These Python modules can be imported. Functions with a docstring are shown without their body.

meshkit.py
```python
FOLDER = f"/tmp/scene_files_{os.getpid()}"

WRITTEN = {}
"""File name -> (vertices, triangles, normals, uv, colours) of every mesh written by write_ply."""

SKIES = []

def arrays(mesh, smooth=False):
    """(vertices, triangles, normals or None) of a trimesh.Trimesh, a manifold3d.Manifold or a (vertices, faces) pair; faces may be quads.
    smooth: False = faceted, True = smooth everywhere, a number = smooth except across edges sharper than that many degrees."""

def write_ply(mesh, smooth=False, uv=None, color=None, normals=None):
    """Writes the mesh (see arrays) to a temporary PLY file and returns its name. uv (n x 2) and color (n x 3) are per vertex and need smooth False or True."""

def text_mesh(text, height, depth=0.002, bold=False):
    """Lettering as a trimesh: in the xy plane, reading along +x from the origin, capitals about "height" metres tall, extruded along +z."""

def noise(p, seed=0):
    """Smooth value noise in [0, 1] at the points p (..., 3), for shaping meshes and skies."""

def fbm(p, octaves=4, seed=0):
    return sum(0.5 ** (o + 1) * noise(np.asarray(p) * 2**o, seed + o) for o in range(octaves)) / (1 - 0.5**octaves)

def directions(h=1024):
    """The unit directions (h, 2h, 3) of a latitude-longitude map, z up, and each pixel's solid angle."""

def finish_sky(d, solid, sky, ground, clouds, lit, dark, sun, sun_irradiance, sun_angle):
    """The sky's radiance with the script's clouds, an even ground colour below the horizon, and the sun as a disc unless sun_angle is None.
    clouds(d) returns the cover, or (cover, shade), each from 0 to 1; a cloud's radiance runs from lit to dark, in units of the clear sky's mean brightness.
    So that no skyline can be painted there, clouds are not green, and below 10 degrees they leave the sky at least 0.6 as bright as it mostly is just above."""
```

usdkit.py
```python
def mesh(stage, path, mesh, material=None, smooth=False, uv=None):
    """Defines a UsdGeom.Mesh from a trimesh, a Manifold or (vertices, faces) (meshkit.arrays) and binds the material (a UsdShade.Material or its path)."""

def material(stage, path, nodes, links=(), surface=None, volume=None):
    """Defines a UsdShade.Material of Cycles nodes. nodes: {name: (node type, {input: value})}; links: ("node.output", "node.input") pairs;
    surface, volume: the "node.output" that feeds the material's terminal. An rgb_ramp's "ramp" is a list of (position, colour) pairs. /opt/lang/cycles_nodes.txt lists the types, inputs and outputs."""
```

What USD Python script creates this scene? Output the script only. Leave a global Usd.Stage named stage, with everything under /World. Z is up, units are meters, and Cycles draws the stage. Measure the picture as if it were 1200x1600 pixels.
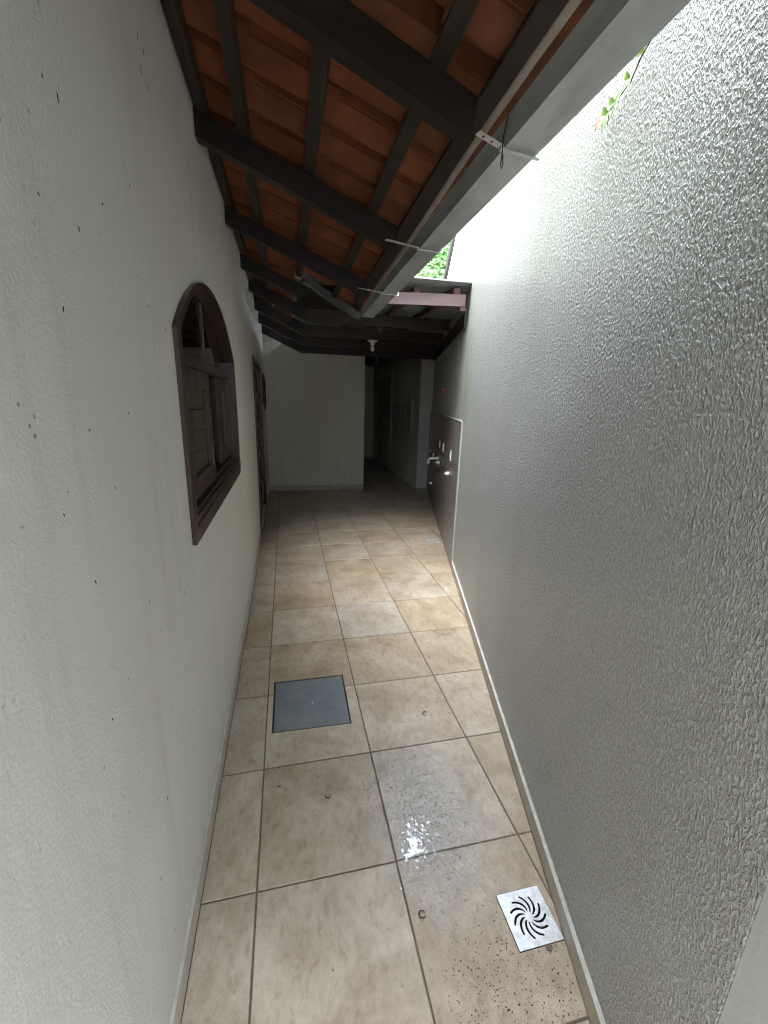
import math, random
import numpy as np
import trimesh
import usdkit, meshkit
from shapely.geometry import Polygon, box as sbox, Point
from shapely.affinity import rotate as srot, translate as stra, scale as ssca
from pxr import Usd, UsdGeom, UsdLux, UsdShade, Gf, Sdf, Vt

random.seed(7)
rng = np.random.default_rng(7)
stage = Usd.Stage.CreateInMemory()
UsdGeom.SetStageUpAxis(stage, "Z")
UsdGeom.SetStageMetersPerUnit(stage, 1.0)
UsdGeom.Xform.Define(stage, "/World")
UsdGeom.Scope.Define(stage, "/World/Looks")

# ---------------------------------------------------------------- camera, sky, sun, exposure
EXPOSURE = 5.0
SKY_STRENGTH = 0.062
SUN_EL, SUN_AZ = math.radians(76), math.radians(190)     # azimuth from +y towards +x
YAW, PITCH, ROLL, FPX, EYE = 0.229009, -0.260651, 0.0277206, 657.12, 1.5
cy, sy, cp, sp = math.cos(YAW), math.sin(YAW), math.cos(PITCH), math.sin(PITCH)
fwd = np.array([sy * cp, cy * cp, sp])
right = np.array([cy, -sy, 0.0])
up = np.cross(right, fwd)
cr, sr = math.cos(ROLL), math.sin(ROLL)
right, up = cr * right + sr * up, -sr * right + cr * up
cam = UsdGeom.Camera.Define(stage, "/World/camera")
cam.AddTransformOp().Set(Gf.Matrix4d(*right, 0, *up, 0, *(-fwd), 0, 0, 0, EYE, 1))
cam.CreateHorizontalApertureAttr(36.0)
cam.CreateFocalLengthAttr(FPX / 1200 * 36.0)
cam.CreateClippingRangeAttr(Gf.Vec2f(0.02, 1000))
cam.CreateExposureAttr(EXPOSURE)

sun_dir = np.array([math.cos(SUN_EL) * math.sin(SUN_AZ), math.cos(SUN_EL) * math.cos(SUN_AZ), math.sin(SUN_EL)])
sky_mat = usdkit.material(stage, "/World/Looks/overcast_sky", {
    "sky": ("sky_texture", {"sky_type": "single_scattering", "sun_disc": False, "sun_elevation": SUN_EL, "sun_rotation": SUN_AZ}),
    "tc": ("texture_coordinate", {}),
    "n": ("noise_texture", {"scale": 2.2, "detail": 5, "roughness": 0.55}),
    "r": ("rgb_ramp", {"ramp": [(0.25, (5.2, 6.0, 7.0)), (0.75, (7.6, 8.4, 9.4))]}),
    "m": ("mix_color", {"fac": 0.88, "use_clamp": False}),
    "bg": ("background_shader", {"strength": SKY_STRENGTH})},
    [("tc.generated", "n.vector"), ("n.fac", "r.fac"), ("sky.color", "m.a"), ("r.color", "m.b"), ("m.result", "bg.color")], surface="bg.background")
dome = UsdLux.DomeLight.Define(stage, "/World/sky")
dome.CreateIntensityAttr(1.0)
UsdShade.MaterialBindingAPI.Apply(dome.GetPrim()).Bind(sky_mat)
dome.GetPrim().SetCustomDataByKey("kind", "structure")
sun = UsdLux.DistantLight.Define(stage, "/World/sun")
sun.CreateIntensityAttr(0.21)
sun.CreateAngleAttr(58.0)
sun.CreateNormalizeAttr(True)
sun.CreateColorAttr(Gf.Vec3f(0.97, 0.985, 1.0))
zx = sun_dir; xx = np.cross([0, 0, 1.0], zx); xx /= np.linalg.norm(xx); yx = np.cross(zx, xx)
sun.AddTransformOp().Set(Gf.Matrix4d(*xx, 0, *yx, 0, *zx, 0, 0, 0, 8, 1))

# ---------------------------------------------------------------- helpers
used = {}
def numbered(path):
    n = used.get(path, 0); used[path] = n + 1
    return path if n == 0 else f"{path}_{n:03d}"
ORG = {}
def meta(prim, label=None, cat=None, group=None, kind=None):
    for k, v in (("label", label), ("category", cat), ("group", group), ("kind", kind)):
        if v: prim.SetCustomDataByKey(k, v)
def thing(name, loc=(0, 0, 0), label=None, cat=None, group=None, kind=None):
    x = UsdGeom.Xform.Define(stage, numbered("/World/" + name))
    x.AddTranslateOp().Set(Gf.Vec3d(*map(float, loc)))
    ORG[str(x.GetPath())] = np.array(loc, float)
    meta(x.GetPrim(), label, cat, group, kind)
    return x.GetPrim()
def group_part(name, parent, label=None):
    x = UsdGeom.Xform.Define(stage, numbered(f"{parent.GetPath()}/{name}"))
    ORG[str(x.GetPath())] = ORG[str(parent.GetPath())]
    meta(x.GetPrim(), label)
    return x.GetPrim()
def part(name, mesh, mat, parent=None, smooth=False, label=None, cat=None, group=None, kind=None):
    """A mesh given in world coordinates."""
    v, f, n = meshkit.arrays(mesh, smooth)
    base = str(parent.GetPath()) if parent else "/World"
    o = ORG.get(base, np.zeros(3))
    path = numbered(f"{base}/{name}")
    ORG[path] = o
    m = usdkit.mesh(stage, path, trimesh.Trimesh(v - o, f, process=False), mat, False)
    if n is not None:
        m.CreateNormalsAttr(Vt.Vec3fArray.FromNumpy(n.astype(np.float32))); m.SetNormalsInterpolation("vertex")
    meta(m.GetPrim(), label, cat, group, kind)
    return m.GetPrim()
def cat_(ms): return trimesh.util.concatenate(ms)
def box(lo, hi):
    lo, hi = np.minimum(lo, hi), np.maximum(lo, hi)
    return trimesh.creation.box(bounds=np.array([lo, hi], float))
def cbox(lo, hi, c=0.003):
    """Box with chamfered edges."""
    lo, hi = np.array(lo, float), np.array(hi, float)
    c = min(c, *(0.45 * (hi - lo)))
    pts = []
    for s in np.ndindex(2, 2, 2):
        p = np.where(s, hi, lo); d = np.where(s, -1, 1) * c
        for k in range(3):
            q = p + d; q[k] = p[k]; pts.append(q)
    return trimesh.convex.convex_hull(np.array(pts))
def oriented(p0, p1, w, h, c=0.003, upv=(0, 0, 1), drop=0.0):
    """Bar from p0 to p1 (ends of its axis on the bottom centre line), width w, height h along up."""
    p0, p1 = np.array(p0, float), np.array(p1, float)
    L = np.linalg.norm(p1 - p0); a = (p1 - p0) / L
    s = np.cross(a, upv); s /= np.linalg.norm(s); u = np.cross(s, a)
    m = cbox((0, -w / 2, 0), (L, w / 2, h), c)
    T = np.eye(4); T[:3, 0], T[:3, 1], T[:3, 2], T[:3, 3] = a, -s, u, p0 + u * drop
    m.apply_transform(T)
    if np.linalg.det(T[:3, :3]) < 0: m.invert()
    return m
def prism(poly, z0, z1):
    m = trimesh.creation.extrude_polygon(poly if isinstance(poly, Polygon) else Polygon(poly), z1 - z0, engine="earcut")
    m.apply_translation((0, 0, z0)); return m
def prism_yz(poly, x0, x1):
    """Polygon in (y, z) extruded along x from x0 to x1."""
    m = trimesh.creation.extrude_polygon(poly if isinstance(poly, Polygon) else Polygon(poly), x1 - x0, engine="earcut")
    v = m.vertices.copy()
    m.vertices = np.stack([v[:, 2] + x0, v[:, 0], v[:, 1]], 1)
    return m
def prism_xz(poly, y0, y1):
    m = trimesh.creation.extrude_polygon(poly if isinstance(poly, Polygon) else Polygon(poly), y1 - y0, engine="earcut")
    v = m.vertices.copy()
    m.vertices = np.stack([v[:, 0], y1 - v[:, 2], v[:, 1]], 1)
    return m
def tube(pts, r, sides=10, caps=True):
    p = np.array(pts, float); n = len(p)
    r = np.broadcast_to(r, (n,))
    t = np.gradient(p, axis=0); t /= np.linalg.norm(t, axis=1, keepdims=True)
    a = np.cross(t[0], [0, 0, 1.0] if abs(t[0][2]) < .9 else [1.0, 0, 0]); a /= np.linalg.norm(a)
    V = []
    for i in range(n):
        a = a - t[i] * (a @ t[i]); a /= np.linalg.norm(a); b = np.cross(t[i], a)
        ang = np.arange(sides) * 2 * np.pi / sides
        V.append(p[i] + r[i] * (np.cos(ang)[:, None] * a + np.sin(ang)[:, None] * b))
    V = np.vstack(V + [p[:1], p[-1:]]); F = []
    for i in range(n - 1):
        for j in range(sides):
            k = (j + 1) % sides
            A, B, C, D = i * sides + j, i * sides + k, (i + 1) * sides + k, (i + 1) * sides + j
            F += [(A, B, C), (A, C, D)]
    c0, c1 = n * sides, n * sides + 1
    for j in range(sides):
        k = (j + 1) % sides
        F += [(c0, k, j), (c1, (n - 1) * sides + j, (n - 1) * sides + k)]
    return trimesh.Trimesh(V, F, process=False)
def lathe(profile, axis_p, axis_d, sides=24):
    """profile: (radius, height) pairs revolved about axis_d from axis_p."""
    m = trimesh.creation.revolve(np.array(profile, float), sections=sides)
    T = trimesh.geometry.align_vectors([0, 0, 1], axis_d); T[:3, 3] = axis_p
    m.apply_transform(T); return m
def mirror_fix(m):
    if m.is_volume is False and m.volume < 0: m.invert()
    return m

def M(name, nodes, links, surface="p.BSDF"):
    return usdkit.material(stage, "/World/Looks/" + name, nodes, links, surface=surface)
def plain(name, col, rough=0.5, spec=0.5, metal=0.0, var=0.12, scale=14.0, bump=0.0, bscale=60.0, stretch=(1, 1, 1), coat=0.0):
    """Paint, metal or wood colour with a noisy tone and an optional fine relief; stretch squeezes the noise per axis."""
    c = np.array(col, float)
    nodes = {"g": ("geometry", {}), "mp": ("mapping", {"scale": stretch}), "n": ("noise_texture", {"scale": scale, "detail": 5, "roughness": 0.6}),
             "r": ("rgb_ramp", {"ramp": [(0.25, tuple(c * (1 - var))), (0.5, tuple(c)), (0.78, tuple(np.minimum(c * (1 + var), 1)))]}),
             "rr": ("map_range", {"from_min": 0.2, "from_max": 0.8, "to_min": max(rough - .08, .02), "to_max": min(rough + .1, 1)}),
             "p": ("principled_bsdf", {"roughness": rough, "specular_ior_level": spec, "metallic": metal, "coat_weight": coat})}
    links = [("g.position", "mp.vector"), ("mp.vector", "n.vector"), ("n.fac", "r.fac"), ("r.color", "p.base_color"), ("n.fac", "rr.value"), ("rr.result", "p.roughness")]
    if bump:
        nodes["bn"] = ("noise_texture", {"scale": bscale, "detail": 4, "roughness": 0.6})
        nodes["b"] = ("bump", {"strength": 1.0, "distance": bump})
        links += [("mp.vector", "bn.vector"), ("bn.fac", "b.height"), ("b.normal", "p.normal")]
    return M(name, nodes, links)

# ---------------------------------------------------------------- materials
LWX = -0.312                                   # face of the house wall
K, X0 = 0.263, 0.5638                          # boundary wall: x = X0 + K*y
RW = lambda y: X0 + K * y
ang = math.atan(K)
wd = np.array([math.sin(ang), math.cos(ang), 0]); wn = np.array([-math.cos(ang), math.sin(ang), 0])   # along the wall, and out of it towards the house

def house_plaster(name, col):
    c = np.array(col)
    return M(name, {
        "g": ("geometry", {}),
        "big": ("noise_texture", {"scale": 1.1, "detail": 4, "roughness": 0.55}),
        "ramp": ("rgb_ramp", {"ramp": [(0.3, tuple(c * (0.93, 0.92, 0.91))), (0.55, tuple(c)), (0.75, tuple(c * (1.03, 1.045, 1.03)))]}),
        "v": ("voronoi_texture", {"scale": 27.0, "randomness": 1.0}),
        "vs": ("map_range", {"from_min": 0.06, "from_max": 0.12, "to_min": 1.0, "to_max": 0.0, "clamp": True}),
        "dn": ("noise_texture", {"scale": 3.0, "detail": 3}),
        "dm": ("map_range", {"from_min": 0.44, "from_max": 0.62, "to_min": 0.0, "to_max": 0.8, "clamp": True}),
        "mul": ("math", {"math_type": "multiply"}),
        "spots": ("mix_color", {"b": (0.09, 0.085, 0.075)}),
        "f1": ("noise_texture", {"scale": 150.0, "detail": 5, "roughness": 0.62}),
        "f2": ("noise_texture", {"scale": 320.0, "detail": 2}),
        "fm": ("math", {"math_type": "multiply_add", "value2": 0.35}),
        "b": ("bump", {"strength": 0.65, "distance": 0.0022}),
        "sm": ("mapping", {"scale": (3.0, 3.0, 0.22)}), "sn": ("noise_texture", {"scale": 4.5, "detail": 5, "roughness": 0.6}),
        "sr": ("map_range", {"from_min": 0.52, "from_max": 0.75, "to_min": 0.0, "to_max": 0.30, "clamp": True}),
        "sz": ("separate_xyz", {}), "szr": ("map_range", {"from_min": 0.0, "from_max": 0.30, "to_min": 0.38, "to_max": 0.0, "clamp": True}),
        "szn": ("math", {"math_type": "multiply"}), "sadd": ("math", {"math_type": "add", "use_clamp": True}),
        "soil": ("mix_color", {"b": tuple(c * (0.62, 0.58, 0.52))}),
        "p": ("principled_bsdf", {"roughness": 0.62, "specular_ior_level": 0.35})},
        [("g.position", "big.vector"), ("big.fac", "ramp.fac"), ("g.position", "v.vector"), ("v.distance", "vs.value"), ("g.position", "dn.vector"), ("dn.fac", "dm.value"),
         ("vs.result", "mul.value1"), ("dm.result", "mul.value2"), ("mul.value", "spots.fac"), ("ramp.color", "spots.a"), ("g.position", "sm.vector"), ("sm.vector", "sn.vector"), ("sn.fac", "sr.value"), ("g.position", "sz.vector"), ("sz.z", "szr.value"), ("szr.result", "szn.value1"), ("big.fac", "szn.value2"), ("sr.result", "sadd.value1"), ("szn.value", "sadd.value2"), ("sadd.value", "soil.fac"), ("spots.result", "soil.a"), ("soil.result", "p.base_color"),
         ("g.position", "f1.vector"), ("g.position", "f2.vector"), ("f2.fac", "fm.value1"), ("f1.fac", "fm.value3"), ("fm.value", "b.height"), ("b.normal", "p.normal")])
m_house = house_plaster("house_plaster", (0.575, 0.56, 0.505))
m_back = house_plaster("back_plaster", (0.56, 0.55, 0.47))

# textured, glossy trowelled coat of the boundary wall: lumps dragged downwards
m_stucco = M("dragged_stucco", {
    "g": ("geometry", {}),
    "rot": ("vector_rotate", {"rotate_type": "z_axis", "angle": ang}),
    "mp": ("mapping", {"scale": (1.0, 1.0, 0.55)}),
    "wn": ("noise_texture", {"scale": 9.0, "detail": 3}),
    "a": ("noise_texture", {"scale": 178.0, "detail": 2.5, "roughness": 0.5, "distortion": 0.4}),
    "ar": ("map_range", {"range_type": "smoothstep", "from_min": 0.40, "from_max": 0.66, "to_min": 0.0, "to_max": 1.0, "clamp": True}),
    "mp2": ("mapping", {"scale": (1.0, 1.0, 0.08)}),
    "s": ("noise_texture", {"scale": 95.0, "detail": 3, "roughness": 0.6}),
    "sum": ("math", {"math_type": "multiply_add", "value2": 0.8}),
    "mod": ("map_range", {"from_min": 0.3, "from_max": 0.7, "to_min": 0.75, "to_max": 1.15}),
    "h": ("math", {"math_type": "multiply"}),
    "b": ("bump", {"strength": 1.0, "distance": 0.0057}),
    "mp3": ("mapping", {"scale": (1.0, 1.0, 0.35)}),
    "big": ("noise_texture", {"scale": 1.6, "detail": 6, "roughness": 0.62}),
    "ramp": ("rgb_ramp", {"ramp": [(0.28, (0.36, 0.335, 0.285)), (0.45, (0.43, 0.42, 0.38)), (0.6, (0.455, 0.455, 0.425)), (0.75, (0.49, 0.49, 0.465))]}),
    "mossn": ("noise_texture", {"scale": 7.0, "detail": 4}),
    "sx": ("separate_xyz", {}),
    "mossy": ("map_range", {"range_type": "smoothstep", "from_min": 2.95, "from_max": 3.42, "to_min": 0.0, "to_max": 0.75, "clamp": True}),
    "mossm": ("math", {"math_type": "multiply"}),
    "moss": ("mix_color", {"b": (0.36, 0.41, 0.25)}),
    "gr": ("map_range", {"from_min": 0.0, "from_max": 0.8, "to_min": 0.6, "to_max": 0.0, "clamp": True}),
    "groove_shade": ("mix_color", {"b": (0.20, 0.195, 0.17)}),  # relief shade painted into the colour: hollows between the lumps go darker
    "p": ("principled_bsdf", {"roughness": 0.29, "specular_ior_level": 0.62})},
    [("g.position", "rot.vector"), ("rot.vector", "mp.vector"), ("rot.vector", "mp2.vector"), ("mp.vector", "a.vector"), ("a.fac", "ar.value"), ("mp2.vector", "s.vector"),
     ("s.fac", "sum.value1"), ("ar.result", "sum.value3"), ("g.position", "wn.vector"), ("wn.fac", "mod.value"), ("sum.value", "h.value1"), ("mod.result", "h.value2"),
     ("h.value", "b.height"), ("b.normal", "p.normal"), ("rot.vector", "mp3.vector"), ("mp3.vector", "big.vector"), ("big.fac", "ramp.fac"),
     ("g.position", "sx.vector"), ("sx.y", "mossy.value"), ("mp2.vector", "mossn.vector"), ("mossy.result", "mossm.value1"), ("mossn.fac", "mossm.value2"), ("mossm.value", "moss.fac"),
     ("ramp.color", "moss.a"), ("ar.result", "gr.value"), ("gr.result", "groove_shade.fac"), ("moss.result", "groove_shade.a"), ("groove_shade.result", "p.base_color")])
m_smooth = plain("smooth_plaster", (0.43, 0.435, 0.41), 0.6, 0.4, var=0.06, scale=3, bump=0.0015, bscale=90)
m_white = plain("white_render", (0.80, 0.80, 0.78), 0.7, 0.3, var=0.04, scale=3, bump=0.002, bscale=60)

def floor_tile(name, col, off):
    c = np.array(col, float)
    return M(name, {
        "g": ("geometry", {}),
        "mp": ("mapping", {"location": off}),
        "n1": ("noise_texture", {"scale": 4.2, "detail": 6, "roughness": 0.62, "distortion": 0.5}),
        "r1": ("rgb_ramp", {"ramp": [(0.30, tuple(c * (0.68, 0.62, 0.54))), (0.47, tuple(c * (0.90, 0.875, 0.83))), (0.6, tuple(c * 1.05)), (0.8, tuple(c * (1.22, 1.24, 1.26)))]}),
        "vs": ("mapping", {"rotation": (0, 0, -0.75), "scale": (1.0, 0.6, 1.0)}),
        "n2": ("noise_texture", {"scale": 40.0, "detail": 7, "roughness": 0.75, "distortion": 0.35}),
        "r2": ("rgb_ramp", {"ramp": [(0.30, (0.62, 0.57, 0.51)), (0.47, (0.94, 0.925, 0.905)), (0.68, (1.12, 1.125, 1.13))]}),
        "mul": ("mix_color", {"blend_type": "multiply", "fac": 0.9, "use_clamp": False}),
        "n3": ("noise_texture", {"scale": 26.0, "detail": 7, "roughness": 0.68, "distortion": 0.2}),
        "b": ("bump", {"strength": 0.9, "distance": 0.0035}),
        "damp": ("mix_color", {"b": tuple(c * 0.52)}),
        "wd": ("map_range", {"range_type": "smoothstep", "from_min": 1.2, "from_max": 1.9, "to_min": 0.6, "to_max": 0.0, "clamp": True}),
        # water lies on part of the floor: a patch with its own shape, smoother there
        "wp": ("vector_math", {"math_type": "subtract", "vector2": (0.46, 1.16, 0)}),
        "ws": ("vector_math", {"math_type": "multiply", "vector2": (4.6, 2.6, 0)}),
        "wl": ("vector_math", {"math_type": "length"}),
        "wn": ("noise_texture", {"scale": 10.0, "detail": 5, "roughness": 0.65}),
        "wa": ("math", {"math_type": "multiply_add", "value2": 1.6}),
        "wr": ("map_range", {"range_type": "smoothstep", "from_min": 1.25, "from_max": 1.95, "to_min": 0.13, "to_max": 0.40, "clamp": True}),
        "p": ("principled_bsdf", {"specular_ior_level": 0.5})},
        [("g.position", "mp.vector"), ("mp.vector", "n1.vector"), ("n1.fac", "r1.fac"), ("mp.vector", "vs.vector"), ("vs.vector", "n2.vector"), ("n2.fac", "r2.fac"), ("r1.color", "mul.a"), ("r2.color", "mul.b"), ("mul.result", "damp.a"), ("wa.value", "wd.value"), ("wd.result", "damp.fac"), ("damp.result", "p.base_color"),
         ("mp.vector", "n3.vector"), ("n3.fac", "b.height"), ("b.normal", "p.normal"),
         ("g.position", "wp.vector1"), ("wp.vector", "ws.vector1"), ("ws.vector", "wl.vector1"), ("g.position", "wn.vector"), ("wn.fac", "wa.value1"), ("wl.value", "wa.value3"), ("wa.value", "wr.value"), ("wr.result", "p.roughness")])
base = np.array((0.375, 0.322, 0.258))
m_tiles = [floor_tile(f"floor_tile_{i}", base * t, tuple(rng.uniform(-20, 20, 3))) for i, t in enumerate(
    [(1, 0.98, 0.95), (0.93, 0.89, 0.83), (1.04, 1.04, 1.04), (0.95, 0.89, 0.79), (0.98, 0.97, 0.97)])]
m_tile_grey = floor_tile("floor_tile_grey", (0.375, 0.335, 0.285), (3, 9, 1))
m_grout = plain("grout", (0.13, 0.105, 0.085), 0.9, 0.2, var=0.35, scale=9)
m_skirt = plain("skirting_ceramic", (0.36, 0.32, 0.265), 0.4, 0.5, var=0.12, scale=9, bump=0.002, bscale=20)
m_skirt_top = plain("skirting_edge", (0.40, 0.385, 0.345), 0.7, 0.3, var=0.22, scale=25)
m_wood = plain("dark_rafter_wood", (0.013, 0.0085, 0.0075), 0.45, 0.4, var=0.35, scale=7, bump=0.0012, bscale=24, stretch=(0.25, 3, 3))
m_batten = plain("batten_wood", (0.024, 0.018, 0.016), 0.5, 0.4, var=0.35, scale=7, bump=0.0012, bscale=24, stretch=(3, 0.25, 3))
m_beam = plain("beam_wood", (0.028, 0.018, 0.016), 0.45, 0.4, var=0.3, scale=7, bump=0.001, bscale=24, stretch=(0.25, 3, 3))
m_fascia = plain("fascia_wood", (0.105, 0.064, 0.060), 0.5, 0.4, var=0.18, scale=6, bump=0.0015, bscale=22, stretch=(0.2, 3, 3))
m_frame = plain("window_wood", (0.040, 0.022, 0.017), 0.33, 0.45, var=0.3, scale=7, bump=0.001, bscale=26, stretch=(3, 3, 0.3))
m_sill = plain("sill_wood", (0.045, 0.026, 0.021), 0.42, 0.45, var=0.3, scale=7, bump=0.001, bscale=26, stretch=(3, 0.3, 3))
m_rod = plain("eave_rod_paint", (0.30, 0.26, 0.23), 0.5, 0.4, var=0.15, scale=10)
m_zinc = plain("galvanised_steel", (0.42, 0.44, 0.44), 0.42, 0.5, metal=0.5, var=0.3, scale=7, stretch=(2.5, 0.8, 2.5))
m_strap = plain("bracket_steel", (0.55, 0.56, 0.55), 0.38, 0.5, metal=0.7, var=0.15, scale=40)
m_sheet = plain("fibre_cement", (0.20, 0.21, 0.21), 0.75, 0.3, var=0.15, scale=8)
m_clay = []
for i, c in enumerate([(0.155, 0.050, 0.020), (0.135, 0.043, 0.018), (0.17, 0.056, 0.022), (0.14, 0.048, 0.022)]):
    m_clay.append(plain(f"clay_{i}", c, 0.75, 0.25, var=0.42, scale=9, bump=0.0015, bscale=120))
m_clad = [plain(f"cladding_{i}", c, 0.32, 0.5, var=0.28, scale=9, bump=0.0008, bscale=20, stretch=(3, 3, 0.22)) for i, c in enumerate([(0.235, 0.20, 0.175), (0.215, 0.182, 0.158), (0.25, 0.215, 0.19)])]
m_pil = plain("pilaster_tile", (0.42, 0.41, 0.38), 0.35, 0.5, var=0.08, scale=6)
m_grey_cover = M("cover_pvc", {
    "g": ("geometry", {}), "n": ("noise_texture", {"scale": 9, "detail": 5, "roughness": 0.6}),
    "r": ("rgb_ramp", {"ramp": [(0.3, (0.115, 0.13, 0.14)), (0.55, (0.14, 0.155, 0.163)), (0.75, (0.175, 0.18, 0.178))]}),
    "w": ("wave_texture", {"wave_type": "rings", "rings_direction": "z", "scale": 5.0, "distortion": 9.0, "detail": 4, "detail_scale": 2.5}),
    "wr": ("map_range", {"from_min": 0.93, "from_max": 1.0, "to_min": 0.0, "to_max": 0.4, "clamp": True}),
    "mx": ("mix_color", {"b": (0.09, 0.10, 0.105)}), "rr": ("map_range", {"from_min": 0.3, "from_max": 0.7, "to_min": 0.34, "to_max": 0.55}),
    "p": ("principled_bsdf", {"specular_ior_level": 0.45})},
    [("g.position", "n.vector"), ("n.fac", "r.fac"), ("g.position", "w.vector"), ("w.fac", "wr.value"), ("wr.result", "mx.fac"), ("r.color", "mx.a"), ("mx.result", "p.base_color"), ("n.fac", "rr.value"), ("rr.result", "p.roughness")])
m_black = plain("black_plastic", (0.012, 0.012, 0.012), 0.4, 0.5, var=0.1)
m_white_pl = plain("white_plastic", (0.78, 0.78, 0.75), 0.35, 0.5, var=0.06, scale=30)
m_dull = plain("weathered_steel", (0.10, 0.105, 0.105), 0.55, 0.4, metal=0.2, var=0.3, scale=12)
m_trim = plain("edge_trim_pvc", (0.33, 0.335, 0.325), 0.45, 0.4, var=0.1, scale=20)
m_grey_pl = plain("grey_plastic", (0.35, 0.36, 0.36), 0.4, 0.5, var=0.06)
m_red_pl = plain("red_plastic", (0.55, 0.06, 0.07), 0.4, 0.5, var=0.06)
m_steel = plain("drain_steel", (0.56, 0.565, 0.565), 0.36, 0.5, metal=0.4, var=0.3, scale=38)
m_dark = plain("dark_void", (0.01, 0.01, 0.01), 0.9, 0.1)
m_room = plain("room_plaster", (0.32, 0.31, 0.28), 0.8, 0.2, var=0.05)
m_leafdead = plain("dead_leaf", (0.035, 0.022, 0.014), 0.7, 0.3, var=0.4, scale=80)
m_grit = plain("grit", (0.05, 0.04, 0.03), 0.9, 0.2, var=0.4, scale=50)
m_ground = plain("soil", (0.13, 0.11, 0.08), 0.95, 0.1, var=0.3, scale=3, bump=0.02, bscale=6)
m_blind = plain("frosted_yellow_glass", (0.062, 0.048, 0.028), 0.5, 0.25, var=0.12, scale=12, bump=0.001, bscale=90)
m_door_pale = plain("pale_door_paint", (0.40, 0.40, 0.36), 0.5, 0.4, var=0.05)
m_glass = M("window_glass", {"t": ("transparent_bsdf", {"color": (0.85, 0.88, 0.86)}), "gl": ("glossy_bsdf", {"roughness": 0.02, "color": (1, 1, 1)}), "f": ("fresnel", {"IOR": 1.5}), "mx": ("mix_closure", {})},
            [("f.fac", "mx.fac"), ("t.BSDF", "mx.closure1"), ("gl.BSDF", "mx.closure2")], surface="mx.closure")
m_water = M("water", {"g": ("geometry", {}), "n": ("noise_texture", {"scale": 70, "detail": 3}), "b": ("bump", {"strength": 0.5, "distance": 0.0015}),
                      "p": ("principled_bsdf", {"base_color": (1, 1, 1), "transmission_weight": 1.0, "ior": 1.33, "roughness": 0.03})},
            [("g.position", "n.vector"), ("n.fac", "b.height"), ("b.normal", "p.normal")])
def leaf_mat(name, col, col2):
    return M(name, {"g": ("geometry", {}), "r": ("rgb_ramp", {"ramp": [(0, col), (1, col2)]}),
                    "d": ("principled_bsdf", {"roughness": 0.4, "specular_ior_level": 0.45}), "t": ("translucent_bsdf", {}), "mx": ("mix_closure", {"fac": 0.35})},
             [("g.random_per_island", "r.fac"), ("r.color", "d.base_color"), ("r.color", "t.color"), ("d.BSDF", "mx.closure1"), ("t.BSDF", "mx.closure2")], surface="mx.closure")
m_leaf = leaf_mat("bank_leaf", (0.05, 0.15, 0.02), (0.16, 0.32, 0.06))
m_vine_leaf = leaf_mat("vine_leaf", (0.16, 0.30, 0.03), (0.22, 0.38, 0.06))
m_vine_dry = plain("vine_dry_leaf", (0.30, 0.15, 0.10), 0.7, 0.3, var=0.2, scale=60)
m_vine_stem = plain("vine_stem", (0.07, 0.075, 0.035), 0.7, 0.3, var=0.3, scale=60)

# ---------------------------------------------------------------- ground and floor
part("ground", box((-25, -25, -0.30), (30, 45, -0.10)), m_ground, kind="structure", label="bare soil around the house and yard")

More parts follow.
